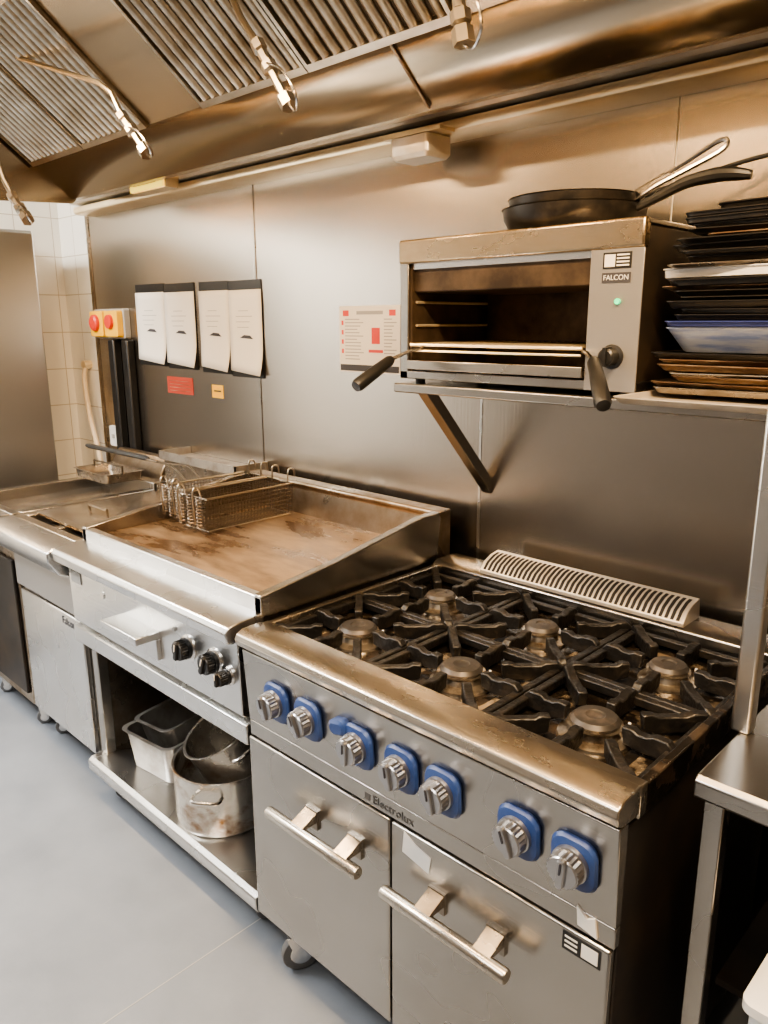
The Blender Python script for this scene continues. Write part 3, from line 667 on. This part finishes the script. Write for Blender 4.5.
# ---------------------------------------------------------------- wall fittings
def paper(x0,x1,z0,z1,lab,tilt,curl=.022):
    t=thing('notice_sheet',((x0+x1)/2,-.012,z1),lab,'paper','paper sheets on the steel wall')
    obj(G().box(x0,x1,-.0105,-.0065,z0-.026,z1+.022),'backing_board','black',t)
    g=G(); w=x1-x0; ht=z1-.016-z0; nx,nz=8,10
    V=[[g.bm.verts.new((x0-.002+(w+.004)*i/nx,-.0125-curl*max(0,(1-j/nz)-.6)**2*5*(.2+i/nx),z0+ht*j/nz-.016*(i/nx)*(1-j/nz))) for i in range(nx+1)] for j in range(nz+1)]
    for j in range(nz):
        for i in range(nx): g._f([V[j][i],V[j][i+1],V[j+1][i+1],V[j+1][i]])
    obj(g,'sheet','white',t,solid=.0006)
    g=G()
    for k,(u,l) in enumerate([(.3,.3),(.22,.5),(.22,.42),(.25,.35)]): g.box(x0+w*u,x0+w*(u+l),-.0138,-.0130,z1-.10-k*.022,z1-.098-k*.022)
    obj(g,'print','faint',t)
    g=G(); xm=(x0+x1)/2; zc=z0+.135
    g.prism([(xm-.04,-.0150,zc),(xm+.05,-.0150,zc-.004),(xm+.03,-.0150,zc+.010),(xm-.01,-.0150,zc+.012)],(0,.0022,0))
    obj(g,'picture','ink',t)
    t.rotation_euler=(0,tilt,0)
for x0_,x1_,za,zb_,tl_ in((-3.565,-3.305,1.475,1.805,.006),(-3.301,-3.052,1.468,1.800,.002),(-3.010,-2.792,1.460,1.798,.006),(-2.788,-2.566,1.452,1.795,.001)):
    paper(x0_,x1_,za,zb_,'printed white sheet on a black backing board',tl_)
lbv=thing('warning_label',(-3.22,-.01,1.37),'small red label stuck on the steel wall','label')
obj(G().box(-3.33,-3.11,-.008,-.0062,1.325,1.402),'plate','redlabel',lbv)
g=G(); 
for k in range(4): g.box(-3.31,-3.13,-.0086,-.008,1.337+k*.015,1.340+k*.015)
obj(g,'print','tan',lbv)
lby=thing('warning_label',(-2.93,-.01,1.35),'small yellow label stuck on the steel wall','label')
obj(G().box(-2.955,-2.87,-.008,-.0062,1.325,1.382),'plate','yellow',lby)
obj(G().box(-2.94,-2.885,-.0086,-.008,1.352,1.359),'print','ink',lby)
ps=thing('safety_poster',(-1.96,-.01,1.6),'white safety poster with red headings on the steel wall','poster')
X0,X1,Z0,Z1=-2.11,-1.81,1.475,1.705
obj(G().box(X0,X1,-.009,-.0062,Z0,Z1),'sheet','white',ps)
g=G(); g.box(X0+.09,X1-.08,-.0096,-.009,Z1-.03,Z1-.018)
for r in range(13):
    zz=Z1-.048-r*.0115
    g.box(X0+.03,X0+.03+random.uniform(.06,.10),-.0096,-.009,zz,zz+.0035)
    if r<11: g.box(X1-.075,X1-.075+random.uniform(.035,.06),-.0096,-.009,zz,zz+.0035)
g.m(1)
g.box(X0+.02,X0+.05,-.0097,-.009,Z1-.035,Z1-.015);g.box(X1-.05,X1-.02,-.0097,-.009,Z1-.035,Z1-.015);g.box(X0+.165,X0+.205,-.0097,-.009,Z0+.10,Z0+.155)
for r in range(4): g.box(X0+.012,X0+.022,-.0097,-.009,Z1-.066-r*.033,Z1-.05-r*.033)
g.box(X0+.15,X0+.22,-.0097,-.009,Z0+.07,Z0+.08); obj(g,'print',['grey','red'],ps)
obj(G().box(X0+.004,X1-.004,-.0098,-.009,Z0+.004,Z0+.026),'footer_band','ink',ps)
WB=(Vector((1,0,0)),Vector((0,0,1)),Vector((0,-1,0)))
sw=thing('isolator_switch',(-3.85,-.03,1.62),'yellow isolator switch box with red knobs','switch')
obj(G().rr([(.165,.075,.014,0),(.162,.072,.014,.03)],(-3.81,-.0065,1.645),WB),'housing','grey',sw,bevel=.002)
obj(G().rr([(.072,.066,.012,0),(.068,.062,.012,.03)],(-3.735,-.0360,1.645),WB),'cover','yellow',sw,bevel=.002)
obj(G().rr([(.072,.066,.012,0),(.068,.062,.012,.03)],(-3.89,-.0360,1.645),WB),'cover','yellow',sw,bevel=.002)
g=G(); g.lathe([(0,0),(.042,0),(.040,.015),(.030,.022),(0,.022)],(-3.895,-.066,1.650),(0,-1,0),28); obj(g,'switch_knob','red',sw)
g=G(); g.lathe([(0,0),(.036,0),(.033,.015),(0,.017)],(-3.74,-.066,1.655),(0,-1,0),24); obj(g,'switch_knob','red',sw)
cd=thing('cable_conduit',(-3.7,-.03,FZ),'pair of black cable conduits running down the steel wall','conduit')
for x in(-3.79,-3.65): obj(G().box(x-.03,x+.03,-.05,-.007,FZ,1.568),'conduit_pipe','black',cd,bevel=.008)
so=thing('wall_socket',(-3.9,-.01,1.05),'small white wall switch plate beside the conduits','socket')
obj(G().rr([(.045,.055,.008,0),(.043,.053,.008,.014)],(-3.90,-.0065,1.06),WB),'plate','whitepl',so)
obj(G().box(-3.91,-3.89,-.026,-.0205,1.05,1.07),'rocker','grey',so)

# ---------------------------------------------------------------- lights
def area(name,loc,size,power,col,rot=(0,0,0)):
    l=bpy.data.lights.new(name,'AREA'); l.shape='RECTANGLE'; l.size=size[0]; l.size_y=size[1]; l.energy=power; l.color=col
    o=bpy.data.objects.new(name,l); o.location=loc; o.rotation_euler=rot; COL.objects.link(o); return o
def fill_panel(x,y,sx,sy,power,col):  # fill panel added out of view to light the room
    t=thing('fill_panel',(x,y,CZ-.04),'added rectangular fill light panel, out of view overhead','fill light')
    obj(G().box(x-sx/2-.03,x+sx/2+.03,y-sy/2-.03,y+sy/2+.03,CZ-.05,CZ-.001),'housing','whitepl',t)
    obj(G().box(x-sx/2,x+sx/2,y-sy/2,y+sy/2,CZ-.056,CZ-.05),'diffuser','fillglow',t)
    area('fill_area',(x,y,CZ-.06),(sx,sy),power,col)
fill_panel(-3.2,-2.3,1.2,.6,90,(.97,.98,1))
fill_panel(-.6,-2.7,1.2,.6,24,(1,.92,.82))
fill_panel(-3.98,-1.65,.5,.5,80,(1,.98,.94))  # added to brighten the tiled left wall
def hlamp(x,y,p):
    t=thing('canopy_light',(x,y,2.5),'warm lamp fixed inside the hood canopy','lamp')
    obj(G().box(x-.30,x+.30,y-.06,y+.06,2.585,2.634),'housing','steel_hood',t)
    obj(G().box(x-.28,x+.28,y-.05,y+.05,2.578,2.585),'diffuser','hoodglow',t)
    area('canopy_area',(x,y,2.572),(.56,.1),p,(1,.69,.39))
hlamp(-2.6,-1.22,34); hlamp(-1.3,-1.22,20); hlamp(-.2,-1.22,84)
w=bpy.data.worlds.new('world');SC.world=w;w.use_nodes=True;w.node_tree.nodes['Background'].inputs[0].default_value=(1,.85,.7,1);w.node_tree.nodes['Background'].inputs[1].default_value=.08
